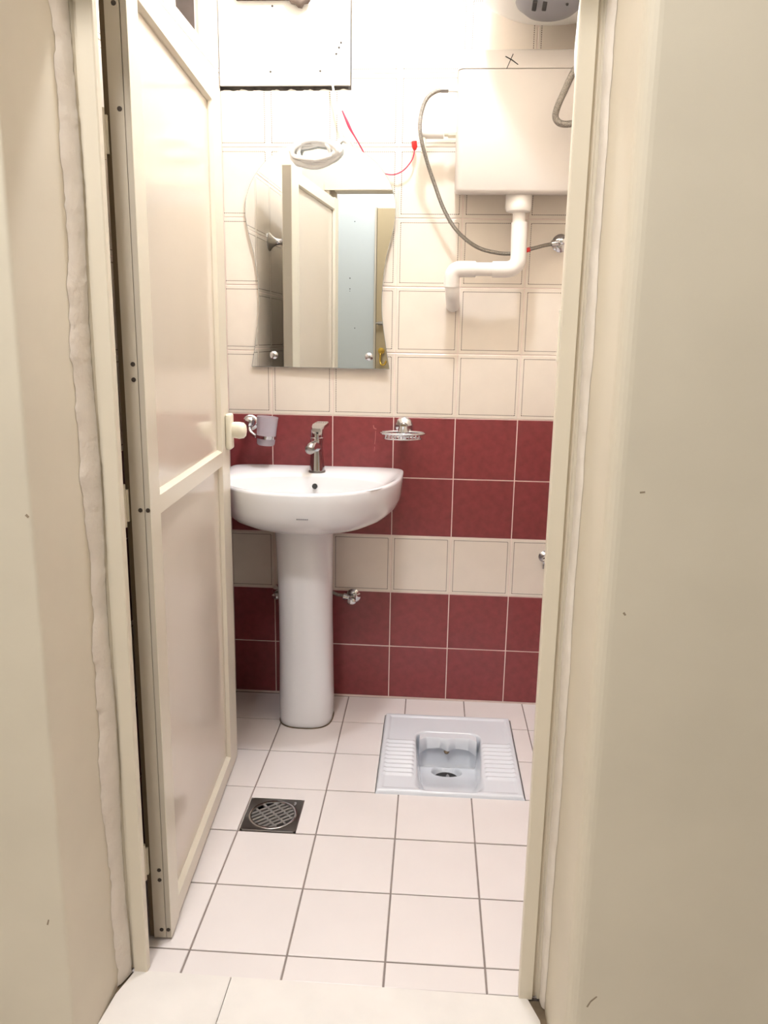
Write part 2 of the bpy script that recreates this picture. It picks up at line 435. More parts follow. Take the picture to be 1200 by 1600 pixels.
# ------------------------------------------------------------------ the open door
HX, HY = -.578, -1.185; DX, DY = -.047, .735
dl = .7365
door = struct(empty('door_1', (HX, HY, 0), math.atan2(DY, DX)), 'open cream panelled bathroom door with glossy panels, swung inward')
DT = .035
bm = B()
prism(bm, [(0, 0), (.062, 0), (.066, .009), (.066, .026), (.062, DT), (0, DT), (0, .0105), (.003, .0105), (.003, .0085), (0, .0085)], .008, 1.838)
st = obj('hinge_stile', bm, M_edge, door)
# face cap of the stile in the door colour
bm = B(); prism(bm, [(.0008, -.0012), (.062, -.0012), (.0665, .0088), (.0665, .0095), (.0008, .0002)], .0075, 1.8385); obj('hinge_stile_face', bm, M_doorframe, door)
bm = B(); prism(bm, [(dl-.10, .009), (dl-.094, 0), (dl, 0), (dl, DT), (dl-.094, DT), (dl-.10, .026)], .008, 1.838); ls = obj('lock_stile', bm, M_doorframe, door)
bm = B(); box(bm, dl, dl+.0015, .002, DT-.002, .01, 1.836); obj('edge_strip', bm, M_edge, door)  # grey edge metal, its darker tone also standing in for shade on the free edge
def rail(z0, z1):
    bm = B(); prism(bm, [(.009, z0-.004), (0, z0), (0, z1), (.010, z1+.006), (.026, z1+.006), (DT, z1), (DT, z0), (.026, z0-.004)], .0655, dl-.0955, axis='x')
    obj('rail', bm, M_doorframe, door)
rail(1.789, 1.832); rail(.901, .937); rail(.012, .054)
for z0, z1 in ((.938, 1.788), (.055, .900)):
    bm = B(); box(bm, .064, dl-.097, .0125, .0225, z0, z1); obj('panel', bm, M_doorpanel, door)
for (y, z) in ((.019, 1.757), (.018, 1.185), (.018, 1.158), (.018, .921), (.004, .921), (.018, .168), (.018, .145), (.019, .027), (.005, .027), (.018, 1.60)):
    bm = B(); lathe(bm, [(.0042, 0), (.0040, .0012), (0, .0016)], (0, y, z), (-1, 0, 0), 10); obj('screw', bm, M_screw, st)
bm = B(); prism(bm, [(.002, DT), (.012, DT), (.012, DT+.009), (.002, DT+.009)], .01, 1.835); obj('brush_seal', bm, M_seal, door)
for z in (1.56, .93, .19):
    bm = B(); lathe(bm, [(.0, -.04), (.0045, -.04), (.0045, .04), (0, .04)], (-.006, .046, z), (0, 0, 1), 12); box(bm, -.0045, .0015, .0385, .046, z-.03, z+.03); obj('hinge', bm, M_alu, door, smooth=True, autos=.6)
# handle set on the lock stile
hp = empty('handle', (dl-.030, 0, .985)); hp.parent = door; hp['label'] = 'cream plastic door handle'
bm = B(); box(bm, -.022, .022, -.016, 0, -.048, .048, .006, 3); obj('handle_plate', bm, M_creamplastic, hp, smooth=True, autos=.8)
bm = B(); loft(bm, [[(w*math.cos(2*PI*k/20), -d, zc_+h*math.sin(2*PI*k/20)) for k in range(20)] for d, w, h, zc_ in ((.014, .014, .020, .004), (.022, .016, .022, .004), (.034, .018, .023, .003), (.046, .017, .021, .003), (.052, .012, .015, .003), (.054, .005, .006, .003))])
obj('handle_knob', bm, M_creamplastic, hp, smooth=True, autos=.9)

# ------------------------------------------------------------------ lamps
lp = tag(empty('ceiling_bulb', (BULB_POS[0], BULB_POS[1], zc)), 'bare light bulb in a holder on the bathroom ceiling, above the view', 'lamp')
dz = BULB_POS[2]-zc
bm = B(); lathe(bm, [(0, 0), (.045, 0), (.045, -.012), (.02, -.02), (.02, dz+.055+.02), (.026, dz+.055+.015), (.026, dz+.05), (0, dz+.05)]); obj('lamp_holder', bm, M_wcable, lp, smooth=True, autos=.6)
bm = B(); bmesh.ops.create_icosphere(bm, subdivisions=3, radius=BULB_R, matrix=Matrix.Translation((0, 0, dz))); obj('bulb', bm, M_lamp, lp, smooth=True)
cl = tag(empty('corridor_ceiling_light', (-.58, -2.42, 2.86)), 'round flat ceiling light in the corridor, above the view', 'lamp')
bm = B(); lathe(bm, [(0, 0), (.17, 0), (.17, -.02), (.16, -.02), (.16, -.005), (0, -.005)], n=32); obj('lamp_rim', bm, M_wcable, cl)
bm = B(); lathe(bm, [(0, -.006), (.155, -.006), (.15, -.03), (0, -.034)], n=32); obj('diffuser', bm, M_corrlamp, cl, smooth=True, autos=.6)

# ------------------------------------------------------------------ access board on the back wall
ab = tag(empty('access_board', (-.54, 0, 1.972)), 'white board screwed over the hole above the mirror', 'board')
bm = B(); box(bm, -.203, .1915, -.010, .0, 0.0005, .30, .001); obj('board', bm, M_board, ab)
for x, z in ((-.048, .038), (.102, .039), (.158, .102), (-.04, .214), (.150, .085), (.164, .115)):
    bm = B(); lathe(bm, [(.0032, 0), (.003, .001), (0, .0013)], (x, -.010, z), (0, -1, 0), 10); obj('screw', bm, M_screw, ab)
bm = B(); box(bm, -.687, -.485, -.030, -.0105, 2.200, 2.245, .002)
tag(obj('wood_batten', bm, M_brown), 'brown wood strip across the top of the white board', 'batten')
bm = B(); bmesh.ops.create_icosphere(bm, subdivisions=3, radius=1.)
for v in bm.verts:
    q = 1 + .18*math.sin(v.co.x*5+1)*math.cos(v.co.z*6) + .08*math.sin(v.co.y*11)
    v.co = Vector((-.497+v.co.x*.034*q, -.031+v.co.y*.018*q, 2.212+v.co.z*.034*q))
tag(obj('plaster_lump', bm, mat('lump_plaster', (122, 108, 98), rough=1, noise=.2, scale=30, bump=.4), smooth=True), 'greyish plaster lump at the end of the brown wood strip', 'plaster')

# ------------------------------------------------------------------ mirror
half = [(-.224, 1.140), (-.212, 1.207), (-.200, 1.287), (-.1965, 1.346), (-.199, 1.405), (-.209, 1.482), (-.226, 1.549), (-.235, 1.605), (-.232, 1.652), (-.216, 1.698), (-.187, 1.741), (-.158, 1.768), (-.124, 1.790), (-.088, 1.807), (-.044, 1.819), (0, 1.824)]
sm = [p for p in catmull([(x, 0, z) for x, z in half], 5)]
out = [(p.x, p.z-1.140) for p in sm] + [(-p.x, p.z-1.140) for p in reversed(sm[:-1])]
mi = tag(empty('wall_mirror', (-.4385, 0, 1.140), -.0195), 'frameless wavy arched mirror hung above the wash basin', 'mirror')
bm = B(); prism(bm, out, -.0158, -.012, axis='y'); obj('mirror_backing', bm, M_glassedge, mi)
bm = B(); ins = [(x*.992, (z-.34)*.995+.34) for x, z in out]; prism(bm, ins, -.0164, -.0157, axis='y'); mg = obj('mirror_glass', bm, M_mirror, mi)
for x in (-.150, .158):
    bm = B(); lathe(bm, [(.013, .0165), (.013, .020), (.011, .024), (.006, .0265), (0, .027)], (x, 0, .038), (0, -1, 0), 20); obj('mirror_screw', bm, M_chrome, mi, smooth=True, autos=.8)
    bm = B(); lathe(bm, [(.008, .004), (.008, .0125)], (x, 0, .038), (0, -1, 0), 12); obj('wall_spacer', bm, M_wcable, mi)
    bm = B(); lathe(bm, [(.008, .004), (.008, .0125)], (x*.7, 0, .58), (0, -1, 0), 12); obj('wall_spacer', bm, M_wcable, mi)

# ------------------------------------------------------------------ wash basin and pedestal
BX = -.4445
def sup(a, bf, bb, yc, nf, nb, z, N=80):
    L = []
    for k in range(N):
        t = 2*PI*(k+.5)/N; c, s = math.cos(t), math.sin(t)
        n_ = nf if s < 0 else nb
        x = a*math.copysign(abs(c)**(2/n_), c)
        y = yc - (bf*abs(s)**(2/n_)) if s < 0 else yc + bb*abs(s)**(2/n_)
        L.append((x, y, z))
    return L
ba = tag(empty('wash_basin', (BX, 0, .65)), 'white ceramic wash basin with a wide curved front', 'wash basin')
z_ = -.65
Y0 = -.12
prof = [(.10, .14, .09, .658), (.155, .20, .10, .662), (.205, .262, .11, .680), (.245, .315, .114, .702), (.270, .350, .116, .728), (.279, .364, .1175, .752), (.283, .372, .118, .790), (.2845, .3745, .1185, .812), (.283, .373, .117, .8185), (.279, .369, .114, .8205), (.272, .361, .110, .8200)]
loops = [sup(a, bf, bb, Y0, 2.3, 7, z+z_) for a, bf, bb, z in prof]
for a, b, yc, z in ((.240, .148, -.322, .8185), (.236, .144, -.322, .812), (.226, .136, -.322, .790), (.205, .122, -.322, .750), (.165, .10, -.320, .715), (.10, .065, -.315, .698), (.03, .03, -.31, .692)):
    loops.append(sup(a, b, b, yc, 2.15, 2.15, z+z_))
bm = B(); loft(bm, loops); obj('basin_body', bm, M_ceramic, ba, smooth=True, autos=1.2)
bm = B(); lathe(bm, [(.0085, 0), (.0085, .004), (0, .0042)], (.0165, -.1985, .787+z_), (0, -1, .5), 18); lathe(bm, [(.0072, .0043), (0, .0046)], (.0165, -.1985, .787+z_), (0, -1, .5), 18)
o = obj('overflow_hole', bm, M_dark, ba); o['label'] = 'dark round overflow hole'
bm = B(); lathe(bm, [(.024, 0), (.024, .004), (.012, .005), (0, .003)], (0, -.31, .692+z_), (0, 0, 1), 20); obj('drain', bm, M_chrome, ba, smooth=True, autos=.6)
bm = B()
for k in range(6): box(bm, .010+k*.0056, .0145+k*.0056, -.4855, -.4835, .7465+z_, .7495+z_)
o = obj('maker_mark', bm, M_grey, ba); o['label'] = 'small grey printed mark'

pe = tag(empty('basin_pedestal', (-.4615, -.165, 0)), 'tall white ceramic pedestal standing under the wash basin', 'pedestal')
N = 48
def ring(a, b, n_, z, ys=0.):
    return [(a*math.copysign(abs(math.cos(2*PI*(k+.5)/N))**(2/n_), math.cos(2*PI*(k+.5)/N)), ys + b*math.copysign(abs(math.sin(2*PI*(k+.5)/N))**(2/n_), math.sin(2*PI*(k+.5)/N)), z) for k in range(N)]
bm = B(); loft(bm, [ring(.0835, .086, 2.7, .001), ring(.0865, .089, 2.7, .004), ring(.0875, .090, 2.7, .02), ring(.088, .09, 2.7, .09), ring(.0860, .087, 2.6, .25, -.004), ring(.0850, .085, 2.5, .40, -.012), ring(.0870, .085, 2.5, .55, -.024), ring(.0895, .086, 2.5, .655, -.034), ring(.089, .085, 2.5, .664, -.034)])
obj('pedestal_body', bm, M_ceramic, pe, smooth=True, autos=1.2)
bm = B(); loft(bm, [ring(.0885, .0915, 2.7, .0003), ring(.0885, .0915, 2.7, .0016)]); obj('sealant', bm, M_dirt, pe)

# ------------------------------------------------------------------ basin tap
FX, FY, FZ = -.433, -.122, .8195
fa = tag(empty('basin_mixer', (FX, FY, FZ)), 'chrome single lever mixer tap on the wash basin', 'tap')
bm = B(); loft(bm, [ring(.026*s, .026*t, 2.4, z) for s, t, z in ((1.0, 1.0, 0), (1.02, 1.02, .003), (.96, .96, .007))]); obj('base_ring', bm, M_steel, fa, smooth=True, autos=.6)
bm = B(); loft(bm, [ring(a, b, 2.3, z, y) for a, b, z, y in ((.0240, .024, .006, 0), (.0225, .0225, .03, .001), (.0200, .021, .06, .001), (.0185, .021, .085, 0), (.0205, .022, .098, 0), (.021, .021, .104, 0))]); obj('tap_body', bm, M_chrome, fa, smooth=True, autos=.8)
bm = B(); tube(bm, [(-.001, -.005, .080), (-.004, -.03, .087), (-.008, -.058, .087), (-.010, -.078, .081)], lambda t: .017-.002*t, 18); obj('spout', bm, M_chrome, fa, smooth=True, autos=.9)
bm = B(); lathe(bm, [(.0, .003), (.010, .003), (.0135, .0), (.0155, -.006)], (-.0105, -.082, .0795), (-.1, -1, -.35), 18); obj('aerator', bm, M_steel, fa, smooth=True, autos=.8)
bm = B(); lathe(bm, [(.0215, .104), (.0215, .109), (.0195, .111), (.0195, .136), (.0175, .139), (0, .140)], (0, 0, 0), (0, 0, 1), 24); hb = obj('cartridge_cap', bm, M_chrome, fa, smooth=True, autos=.6)
bm = B()
lv = [[(x*w + sx, y, z) for x, z in ((-1, 0), (-.9, .006), (.9, .006), (1, 0), (.8, -.004), (-.8, -.004))] for y, z0, w, sx in ()]
loft(bm, [[(sx-w, y, z), (sx-w*.9, y, z+.007), (sx+w*.9, y, z+.007), (sx+w, y, z), (sx+w*.7, y, z-.005), (sx-w*.7, y, z-.005)] for y, z, w, sx in ((-.026, .134, .014, .002), (-.012, .138, .019, .003), (.015, .142, .0235, .005), (.045, .145, .023, .009), (.060, .147, .018, .010))])
obj('lever', bm, M_chrome, fa, smooth=True, autos=.7)
bm = B(); lathe(bm, [(.0035, 0), (.003, .001), (0, .0012)], (.004, -.0192, .126), (0, -1, 0), 10); obj('index_button', bm, M_dark, fa)

# ------------------------------------------------------------------ squat toilet
tq = tag(empty('squat_toilet'), 'pale grey ceramic squat toilet set flush in the floor tiles', 'toilet')
tq.matrix_world = fmF @ Matrix.Translation((T_C[0], T_C[1], 0))
def sst(a, b, x):
    t = max(0., min(1., (x-a)/(b-a))); return t*t*(3-2*t)
def rrect(x, y, x0, x1, y0, y1, r):
    cx, cy = (x0+x1)/2, (y0+y1)/2; qx, qy = abs(x-cx)-((x1-x0)/2-r), abs(y-cy)-((y1-y0)/2-r)
    return math.hypot(max(qx, 0), max(qy, 0)) + min(max(qx, qy), 0) - r
def theight(x, y):
    e = min(T_W/2-abs(x), T_L/2-abs(y))
    z = -.002 + .012*sst(0, .006, e)
    z -= .0035*sst(.016, .024, e)*(1-sst(.03, .04, -y-.185)*0)
    # ribbed foot rests
    if .103 < abs(x) < .194:
        g = sst(.103, .110, abs(x))*(1-sst(.187, .194, abs(x)))
        if -.150 < y < .062:
            z += g*.0042*(.5-.5*math.cos(2*PI*(y+.150)/.0236))
        g2 = 1-sst(-.17, -.155, y)
    # sunken pan
    wx = .0965 - .010*sst(.10, -.21, y)
    d = rrect(x, y, -wx, wx, -.211, .114, .030)
    front = sst(-.213, -.10, y)
    depth = .030 + .062*sst(-.21, .07, y) + .018*sst(.06, .10, y)
    soft = .007 + .010*(1-front)
    z -= depth*sst(soft, -soft*1.6, d)
    # outlet
    rr = math.hypot((x+.003), (y-.036)*1.08)
    z -= .027*sst(.0475, .0425, rr)
    return z
nx, ny = 150, 166
bm = B(); V = [[None]*(ny+1) for _ in range(nx+1)]
for i in range(nx+1):
    for j in range(ny+1):
        x, y = -T_W/2+T_W*i/nx, -T_L/2+T_L*j/ny
        V[i][j] = bm.verts.new((x, y, theight(x, y)))
for i in range(nx):
    for j in range(ny): bm.faces.new((V[i][j], V[i+1][j], V[i+1][j+1], V[i][j+1]))
obj('pan', bm, M_toilet, tq, smooth=True)
bm = B()   # rim channel at the back of the pan with its wavy lower lip
rows = []
for k in range(41):
    t = -1+2*k/40; x = .0895*t; yb_ = .108 - .018*max(0, abs(t)-.75)*4
    lo = -.030 - .014*abs(t)**3 - .007*math.exp(-(t/.13)**2); y = yb_-.022-.008*math.exp(-(t/.2)**2)
    rows.append([(x, yb_+.012, .004), (x, y+.004, .004), (x, y, -.002), (x, y, lo), (x, y+.004, lo-.003), (x, yb_+.012, lo-.002)])
loft(bm, rows); obj('flush_rim', bm, M_toilet, tq, smooth=True, autos=.9)
bm = B(); lathe(bm, [(.006, 0), (.009, -.004), (.006, -.010), (0, -.011)], (-.003, .084, -.036), (0, 0, 1), 14); o = obj('flush_nozzle', bm, M_dirt, tq, smooth=True)
o['label'] = 'stained flush outlet'
bm = B(); zb = theight(-.003, .036)
lathe(bm, [(.0405, 0), (.0, .0005)], (-.003, .036, zb+.0015), (0, 0, 1), 24); o = obj('outlet_shade_disc', bm, M_dark, tq)  # near-black disc stands in for the shade down the outlet hole
bm = B(); lathe(bm, [(.0, .003), (.010, .003), (.014, 0)], (.002, .050, zb+.002), (0, 0, 1), 20, 1, .4); obj('outlet_flap', bm, M_grey, tq, smooth=True)

# ------------------------------------------------------------------ floor drain
dc = ((d_hole[0]+d_hole[1])/2, (d_hole[2]+d_hole[3])/2); dw = (d_hole[1]-d_hole[0])/2-.0012
dr = tag(empty('floor_drain'), 'square steel floor drain with a round slotted grate', 'drain')
dr.matrix_world = fmF @ Matrix.Translation((dc[0], dc[1], 0))
bm = B(); ro = .0635; n = 64
sq = []
for k in range(n):
    a = 2*PI*(k+.5)/n; c, s = math.cos(a), math.sin(a); m_ = dw/max(abs(c), abs(s)); sq.append((c*m_, s*m_))
ci = [(ro*math.cos(2*PI*(k+.5)/n), ro*math.sin(2*PI*(k+.5)/n)) for k in range(n)]
loft(bm, [[(x, y, -.02) for x, y in sq], [(x, y, .0) for x, y in sq], [(x*.985, y*.985, .0015) for x, y in sq], [(x, y, -.0005) for x, y in ci], [(x, y, -.02) for x, y in ci]], False, False)
obj('plate', bm, M_steel, dr)
bm = B(); lathe(bm, [(ro-.0005, -.008), (ro-.0005, .001), (ro-.003, .0022), (ro-.007, .0016), (ro-.008, -.001), (ro-.008, -.008)], n=48); obj('ring', bm, M_chrome, dr, smooth=True, autos=.6)
ri = ro-.0078
ang = math.radians(42); per, bar = .0132, .0070
def chord(v): return math.sqrt(max(0, ri*ri-v*v))
k = -4
while k <= 4:
    v0, v1 = k*per-bar/2, k*per+bar/2
    if max(abs(v0), abs(v1)) < ri:
        bm = B(); h0, h1 = chord(v0), chord(v1)
        prism(bm, [(-h0, v0), (h0, v0), (h1, v1), (-h1, v1)], -.009, -.0006)
        bmesh.ops.bevel(bm, geom=[e for e in bm.edges if all(q.co.z > -.001 for q in e.verts)], offset=.0008, segments=1, affect='EDGES')
        obj('grate_bar', bm, M_grate, dr, mw=Matrix.Rotation(ang, 4, 'Z'))
    k += 1
for c_ in (-.020, .006, .032):
    bm = B(); h = chord(c_); box(bm, c_-.003, c_+.003, -h, h, -.006, -.0009); obj('grate_web', bm, M_grate, dr, mw=Matrix.Rotation(ang, 4, 'Z'))
bm = B(); lathe(bm, [(ro, -.02), (0, -.02)], n=32); obj('drain_pit', bm, M_dark, dr)
bm = B(); lathe(bm, [(.004, 0), (.004, .0012), (0, .0015)], (.05, .052, .0005), (0, 0, 1), 10, 2.2, 1); obj('lift_tab', bm, M_chrome, dr)

# ------------------------------------------------------------------ flush cistern
tk = tag(empty('flush_cistern', (.165, -.0825, 1.645)), 'white plastic high level flush cistern below the water heater', 'cistern')
def rr2(x0, x1, y0, y1, r, z, k=5):
    L = []
    for cx, cy, a0 in ((x1-r, y1-r, 0), (x0+r, y1-r, 90), (x0+r, y0+r, 180), (x1-r, y0+r, 270)):
        for i in range(k+1):
            a = math.radians(a0+90*i/k); L.append((cx+r*math.cos(a), cy+r*math.sin(a), z))
    return L
def tkl(g, r, z, f=0., up=0.): return [(x, y, zz + up*(y+.07)/.15) for x, y, zz in rr2(-.193+g, .193-g, -.0695+g+f, .081, r, z)]
bm = B(); loft(bm, [tkl(.010, .014, 0., .0, .022), tkl(.003, .018, .005, 0, .02), tkl(.0, .02, .013, 0, .015), tkl(0, .02, .18), tkl(.0, .02, .3258), tkl(.002, .02, .3265)]); obj('tank_body', bm, M_tank, tk, smooth=True, autos=.7)
bm = B(); loft(bm, [tkl(.001, .02, .327), tkl(-.0015, .021, .328), tkl(-.0015, .021, .366), tkl(.002, .022, .374), tkl(.012, .02, .3785)]); obj('lid', bm, M_tank, tk, smooth=True, autos=.7)
bm = B()
def stroke(p, q, w0, w1):
    p, q = Vector(p), Vector(q); d = (q-p).normalized(); nn = Vector((-d.y, d.x))
    prism(bm, [tuple(p+nn*w0), tuple(q+nn*w1), tuple(q-nn*w1), tuple(p-nn*w0)], -.0717, -.0708, axis='y')
stroke((-.045, .363), (-.061, .326), .0011, .0009); stroke((-.066, .357), (-.046, .347), .0013, .0016); stroke((-.046, .347), (-.030, .336), .0015, .0010)
o = obj('cross_mark', bm, M_ink, tk); o['label'] = 'hand drawn black X mark'

# flush pipe
fp = tag(empty('flush_pipe', (.16, -.1, 1.645)), 'white plastic flush pipe zigzagging from the cistern into the wall', 'pipe')
L = lambda p: (p[0]-.16, p[1]+.1, p[2]-1.645)
bm = B(); lathe(bm, [(.0, .010), (.036, .010), (.0385, .004), (.0385, -.032), (.035, -.040), (.022, -.043), (0, -.043)], n=28); obj('coupling_nut', bm, M_pipe, fp, smooth=True, autos=.6)
bm = B(); tube(bm, [L((.162, -.1, 1.61)), L((.164, -.1, 1.55))], .0185, 18, smooth=False); obj('down_pipe', bm, M_pipe, fp, smooth=True, autos=.8)
bm = B(); tube(bm, [L(p) for p in bend([(.165, -.1, 1.575), (.168, -.1, 1.443), (.092, -.1, 1.442)], .05, 10)], .0235, 20, smooth=False); obj('elbow', bm, M_pipe, fp, smooth=True, autos=.8)
bm = B(); tube(bm, [L((.10, -.1, 1.4425)), L((.02, -.1, 1.4425))], .0195, 18, smooth=False); obj('cross_pipe', bm, M_pipe, fp, smooth=True, autos=.8)
bm = B(); tube(bm, [L(p) for p in bend([(.042, -.1, 1.4425), (-.026, -.1, 1.4415), (-.028, -.092, 1.392)], .05, 10)], .0235, 20, smooth=False); obj('elbow', bm, M_pipe, fp, smooth=True, autos=.8)
bm = B(); tube(bm, [L(p) for p in bend([(-.028, -.095, 1.405), (-.024, -.085, 1.368), (-.020, -.002, 1.340)], .03, 8)], .0215, 18, smooth=False); obj('wall_bend', bm, M_pipe, fp, smooth=True, autos=.8)

# cistern inlet fitting and hoses
vi = tag(empty('inlet_valve', (-.032, -.075, 1.824)), 'white plastic inlet fitting sticking out of the cistern side', 'fitting')
bm = B(); lathe(bm, [(0, .0), (.0135, .0), (.0135, .022), (.009, .024), (.009, .034), (0, .034)], (0.003, 0, 0), (-1, 0, 0), 10); obj('nut', bm, M_creamplastic, vi)
bm = B(); lathe(bm, [(0, .033), (.0155, .033), (.0155, .085), (.013, .09), (.013, .098), (0, .098)], (0, 0, 0), (-1, 0, 0), 20); obj('valve_body', bm, M_pipe, vi, smooth=True, autos=.6)
bm = B(); lathe(bm, [(.006, 0), (.006, -.035), (.008, -.036), (.008, -.045), (0, -.045)], (-.09, 0, -.008), (0, 0, 1), 12); obj('lower_stub', bm, M_creamplastic, vi, smooth=True, autos=.6)

hs = tag(empty('braided_hose', (-.064, -.1, 1.932)), 'thin braided steel hose looping down from the cistern side to the wall valve', 'hose')
H1 = [(-.064, -.1, 1.932), (-.087, -.1, 1.93), (-.113, -.1, 1.914), (-.128, -.1, 1.883), (-.134, -.105, 1.841), (-.129, -.103, 1.8), (-.11, -.085, 1.741), (-.086, -.07, 1.681), (-.055, -.06, 1.611), (-.014, -.055, 1.554), (.045, -.05, 1.511), (.104, -.05, 1.495), (.152, -.05, 1.493), (.209, -.05, 1.507), (.25, -.042, 1.518), (.274, -.034, 1.523)]
Lh = lambda p: (p[0]+.064, p[1]+.1, p[2]-1.932)
bm = B(); tube(bm, [Lh(p) for p in H1], .0058, 10, 8); obj('hose_braid', bm, M_braid, hs, smooth=True)
bm = B(); lathe(bm, [(.0075, -.012), (.0075, .008), (.0055, .009)], (0, 0, 0), (1, 0, 0), 12); obj('ferrule', bm, M_steel, hs, smooth=True, autos=.6)
bm = B(); lathe(bm, [(.0045, .008), (.0045, .040)], (0, 0, 0), (1, 0, -.05), 12); obj('hose_tip', bm, M_wcable, hs, smooth=True, autos=.6)
bm = B(); tube(bm, [Lh((.178, -.05, 1.498)), Lh((.205, -.05, 1.5055))], .0068, 12, smooth=False); obj('red_band', bm, M_redrub, hs, smooth=True, autos=.6)

def angle_valve(name, loc, label, out, handle=(0, -1, 0), s=1., dish=.027):
    v = tag(empty(name, loc), label, 'valve')
    bm = B(); lathe(bm, [(dish*s, 0), (dish*s, .003), (dish*.75*s, .009), (.012*s, .012)], (0, 0, 0), (0, -1, 0), 26); obj('wall_rosette', bm, M_chrome, v, smooth=True, autos=.6)
    bm = B(); lathe(bm, [(0, .010), (.011*s, .010), (.011*s, .036), (.013*s, .038), (.013*s, .046), (0, .047)], (0, 0, 0), (0, -1, 0), 18); obj('valve_body', bm, M_chrome, v, smooth=True, autos=.6)
    bm = B(); lathe(bm, [(0, 0), (.008*s, 0), (.008*s, .018), (.011*s, .019), (.011*s, .032), (0, .032)], (0, -.032, 0), out, 12); obj('outlet', bm, M_chrome, v, smooth=True, autos=.6)
    bm = B(); lathe(bm, [(0, .047), (.006*s, .047), (.006*s, .054), (.014*s, .055), (.015*s, .064), (.008*s, .068), (0, .068)], (0, 0, 0), handle, 16, 1, .7); obj('valve_handle', bm, M_chrome, v, smooth=True, autos=.6)
    return v
angle_valve('angle_valve', (.302, 0, 1.529), 'chrome angle valve on the wall below the flush cistern', (-1, 0, -.2))
angle_valve('angle_valve', (-.327, 0, .372), 'chrome angle valve on the wall at the right of the pedestal', (-1, 0, .25), (0, -1, 0), 1., .025)
angle_valve('angle_valve', (-.583, 0, .380), 'chrome angle valve half hidden at the left of the pedestal', (.6, 0, 1), (0, -1, 0), 1., .025)
bm = B(); tube(bm, [(-.352, -.032, .381), (-.385, -.034, .388), (-.42, -.04, .42), (-.425, -.05, .52)], .0055, 10, 8)
tag(obj('supply_hose', bm, M_braid, smooth=True), 'short braided hose running behind the pedestal from the right valve', 'hose')
wt = angle_valve('wash_tap', (.312, 0, .534), 'small chrome tap low on the wall beside the latch jamb', (0, -.2, -1), (0, -1, 0), .9, .022)

h2 = B(); tube(h2, [(.292, -.26, 2.075), (.290, -.26, 2.013), (.288, -.255, 1.96), (.273, -.245, 1.932), (.256, -.23, 1.893), (.242, -.22, 1.859), (.238, -.21, 1.834), (.250, -.21, 1.818), (.274, -.21, 1.815), (.303, -.21, 1.823), (.34, -.205, 1.85), (.40, -.19, 1.92)], .0088, 12, 8)
tag(obj('heater_hose', h2, M_braid, smooth=True), 'thick grey braided hose hanging in front of the cistern', 'hose')
bm = B(); tube(bm, [(.262, -.45, 2.07), (.247, -.5, 2.01), (.2435, -.5, 1.943), (.2425, -.5, 1.889), (.248, -.5, 1.84), (.258, -.5, 1.799), (.30, -.5, 1.70), (.40, -.48, 1.62), (.479, -.47, 1.60)], .0050, 10, 8)
tag(obj('heater_cable', bm, M_wcable, smooth=True), 'white electric cable hanging from the water heater beside the jamb', 'cable')

# ------------------------------------------------------------------ water heater
wh = tag(empty('water_heater', (.222, -.262, 2.075)), 'white water heater with a grey lower cap, cut by the top edge', 'water heater')
hr = .220
bm = B(); lathe(bm, [(0, .012), (.12, .012), (.165, .022), (.197, .040), (.214, .066), (hr, .10), (hr, .42), (.19, .47), (.10, .50), (0, .505)], n=48); obj('heater_tank', bm, M_heater, wh, smooth=True, autos=.9)
bm = B(); lathe(bm, [(0, -.026), (.034, -.024), (.064, -.013), (.088, .006), (.104, .030), (.110, .055), (0, .06)], (-.022, -.030, 0), (0, 0, 1), 36, 1.06, .98); cap = obj('lower_cap', bm, M_grey, wh, smooth=True, autos=.7)
for x in (-.068, -.043):
    bm = B(); box(bm, -.0055, .0055, -.015, .015, -.004, .004, .002); obj('pipe_slot', bm, M_dark, cap, mw=Matrix.Translation((x, -.078, -.0165)) @ Matrix.Rotation(-.38, 4, 'X') @ Matrix.Rotation(.25 if x < -.05 else .1, 4, 'Y'))
bm = B(); lathe(bm, [(.004, 0), (.003, .003), (0, .003)], (.012, -.085, -.0165), (0, -.4, -1), 10); obj('indicator', bm, M_dark, cap)
for z0 in (.12, .34):
    bm = B(); box(bm, -.10, .10, .20, .2615, z0, z0+.05); obj('wall_bracket', bm, M_steel, wh)

# ------------------------------------------------------------------ wires above the mirror
bm = B(); tube(bm, [(-.43, -.030, 2.30), (-.426, -.03, 2.193), (-.422, -.03, 2.126), (-.411, -.03, 2.041), (-.399, -.03, 1.972), (-.39, -.025, 1.921), (-.379, -.025, 1.877), (-.366, -.02, 1.837), (-.349, -.012, 1.819), (-.337, -.008, 1.809), (-.33, -.006, 1.79)], .0034, 8, 8)
tag(obj('white_wire', bm, M_wcable, smooth=True), 'thin white wire hanging over the board and down behind the mirror', 'wire')
bm = B(); tube(bm, [(-.369, -.03, 1.897), (-.357, -.03, 1.872), (-.344, -.028, 1.846), (-.329, -.022, 1.823), (-.308, -.010, 1.79), (-.302, -.007, 1.777)], lambda t: .0022+.0022*math.exp(-((t-.3)/.18)**2), 8, 8)
tag(obj('red_wire', bm, M_redwire, smooth=True), 'pinkish red wire slanting down behind the mirror top', 'wire')
rw = tag(empty('connector_wire', (-.15, -.03, 1.79)), 'red wire with a bright red connector curving right of the mirror', 'wire')
bm = B(); tube(bm, [(x+.15, y+.03, z-1.79) for x, y, z in ((-.25, -.006, 1.73), (-.237, -.009, 1.725), (-.213, -.02, 1.721), (-.188, -.025, 1.729), (-.168, -.03, 1.746), (-.155, -.03, 1.767), (-.15, -.03, 1.792))], .0020, 8, 8); obj('wire', bm, M_redwire, rw, smooth=True)
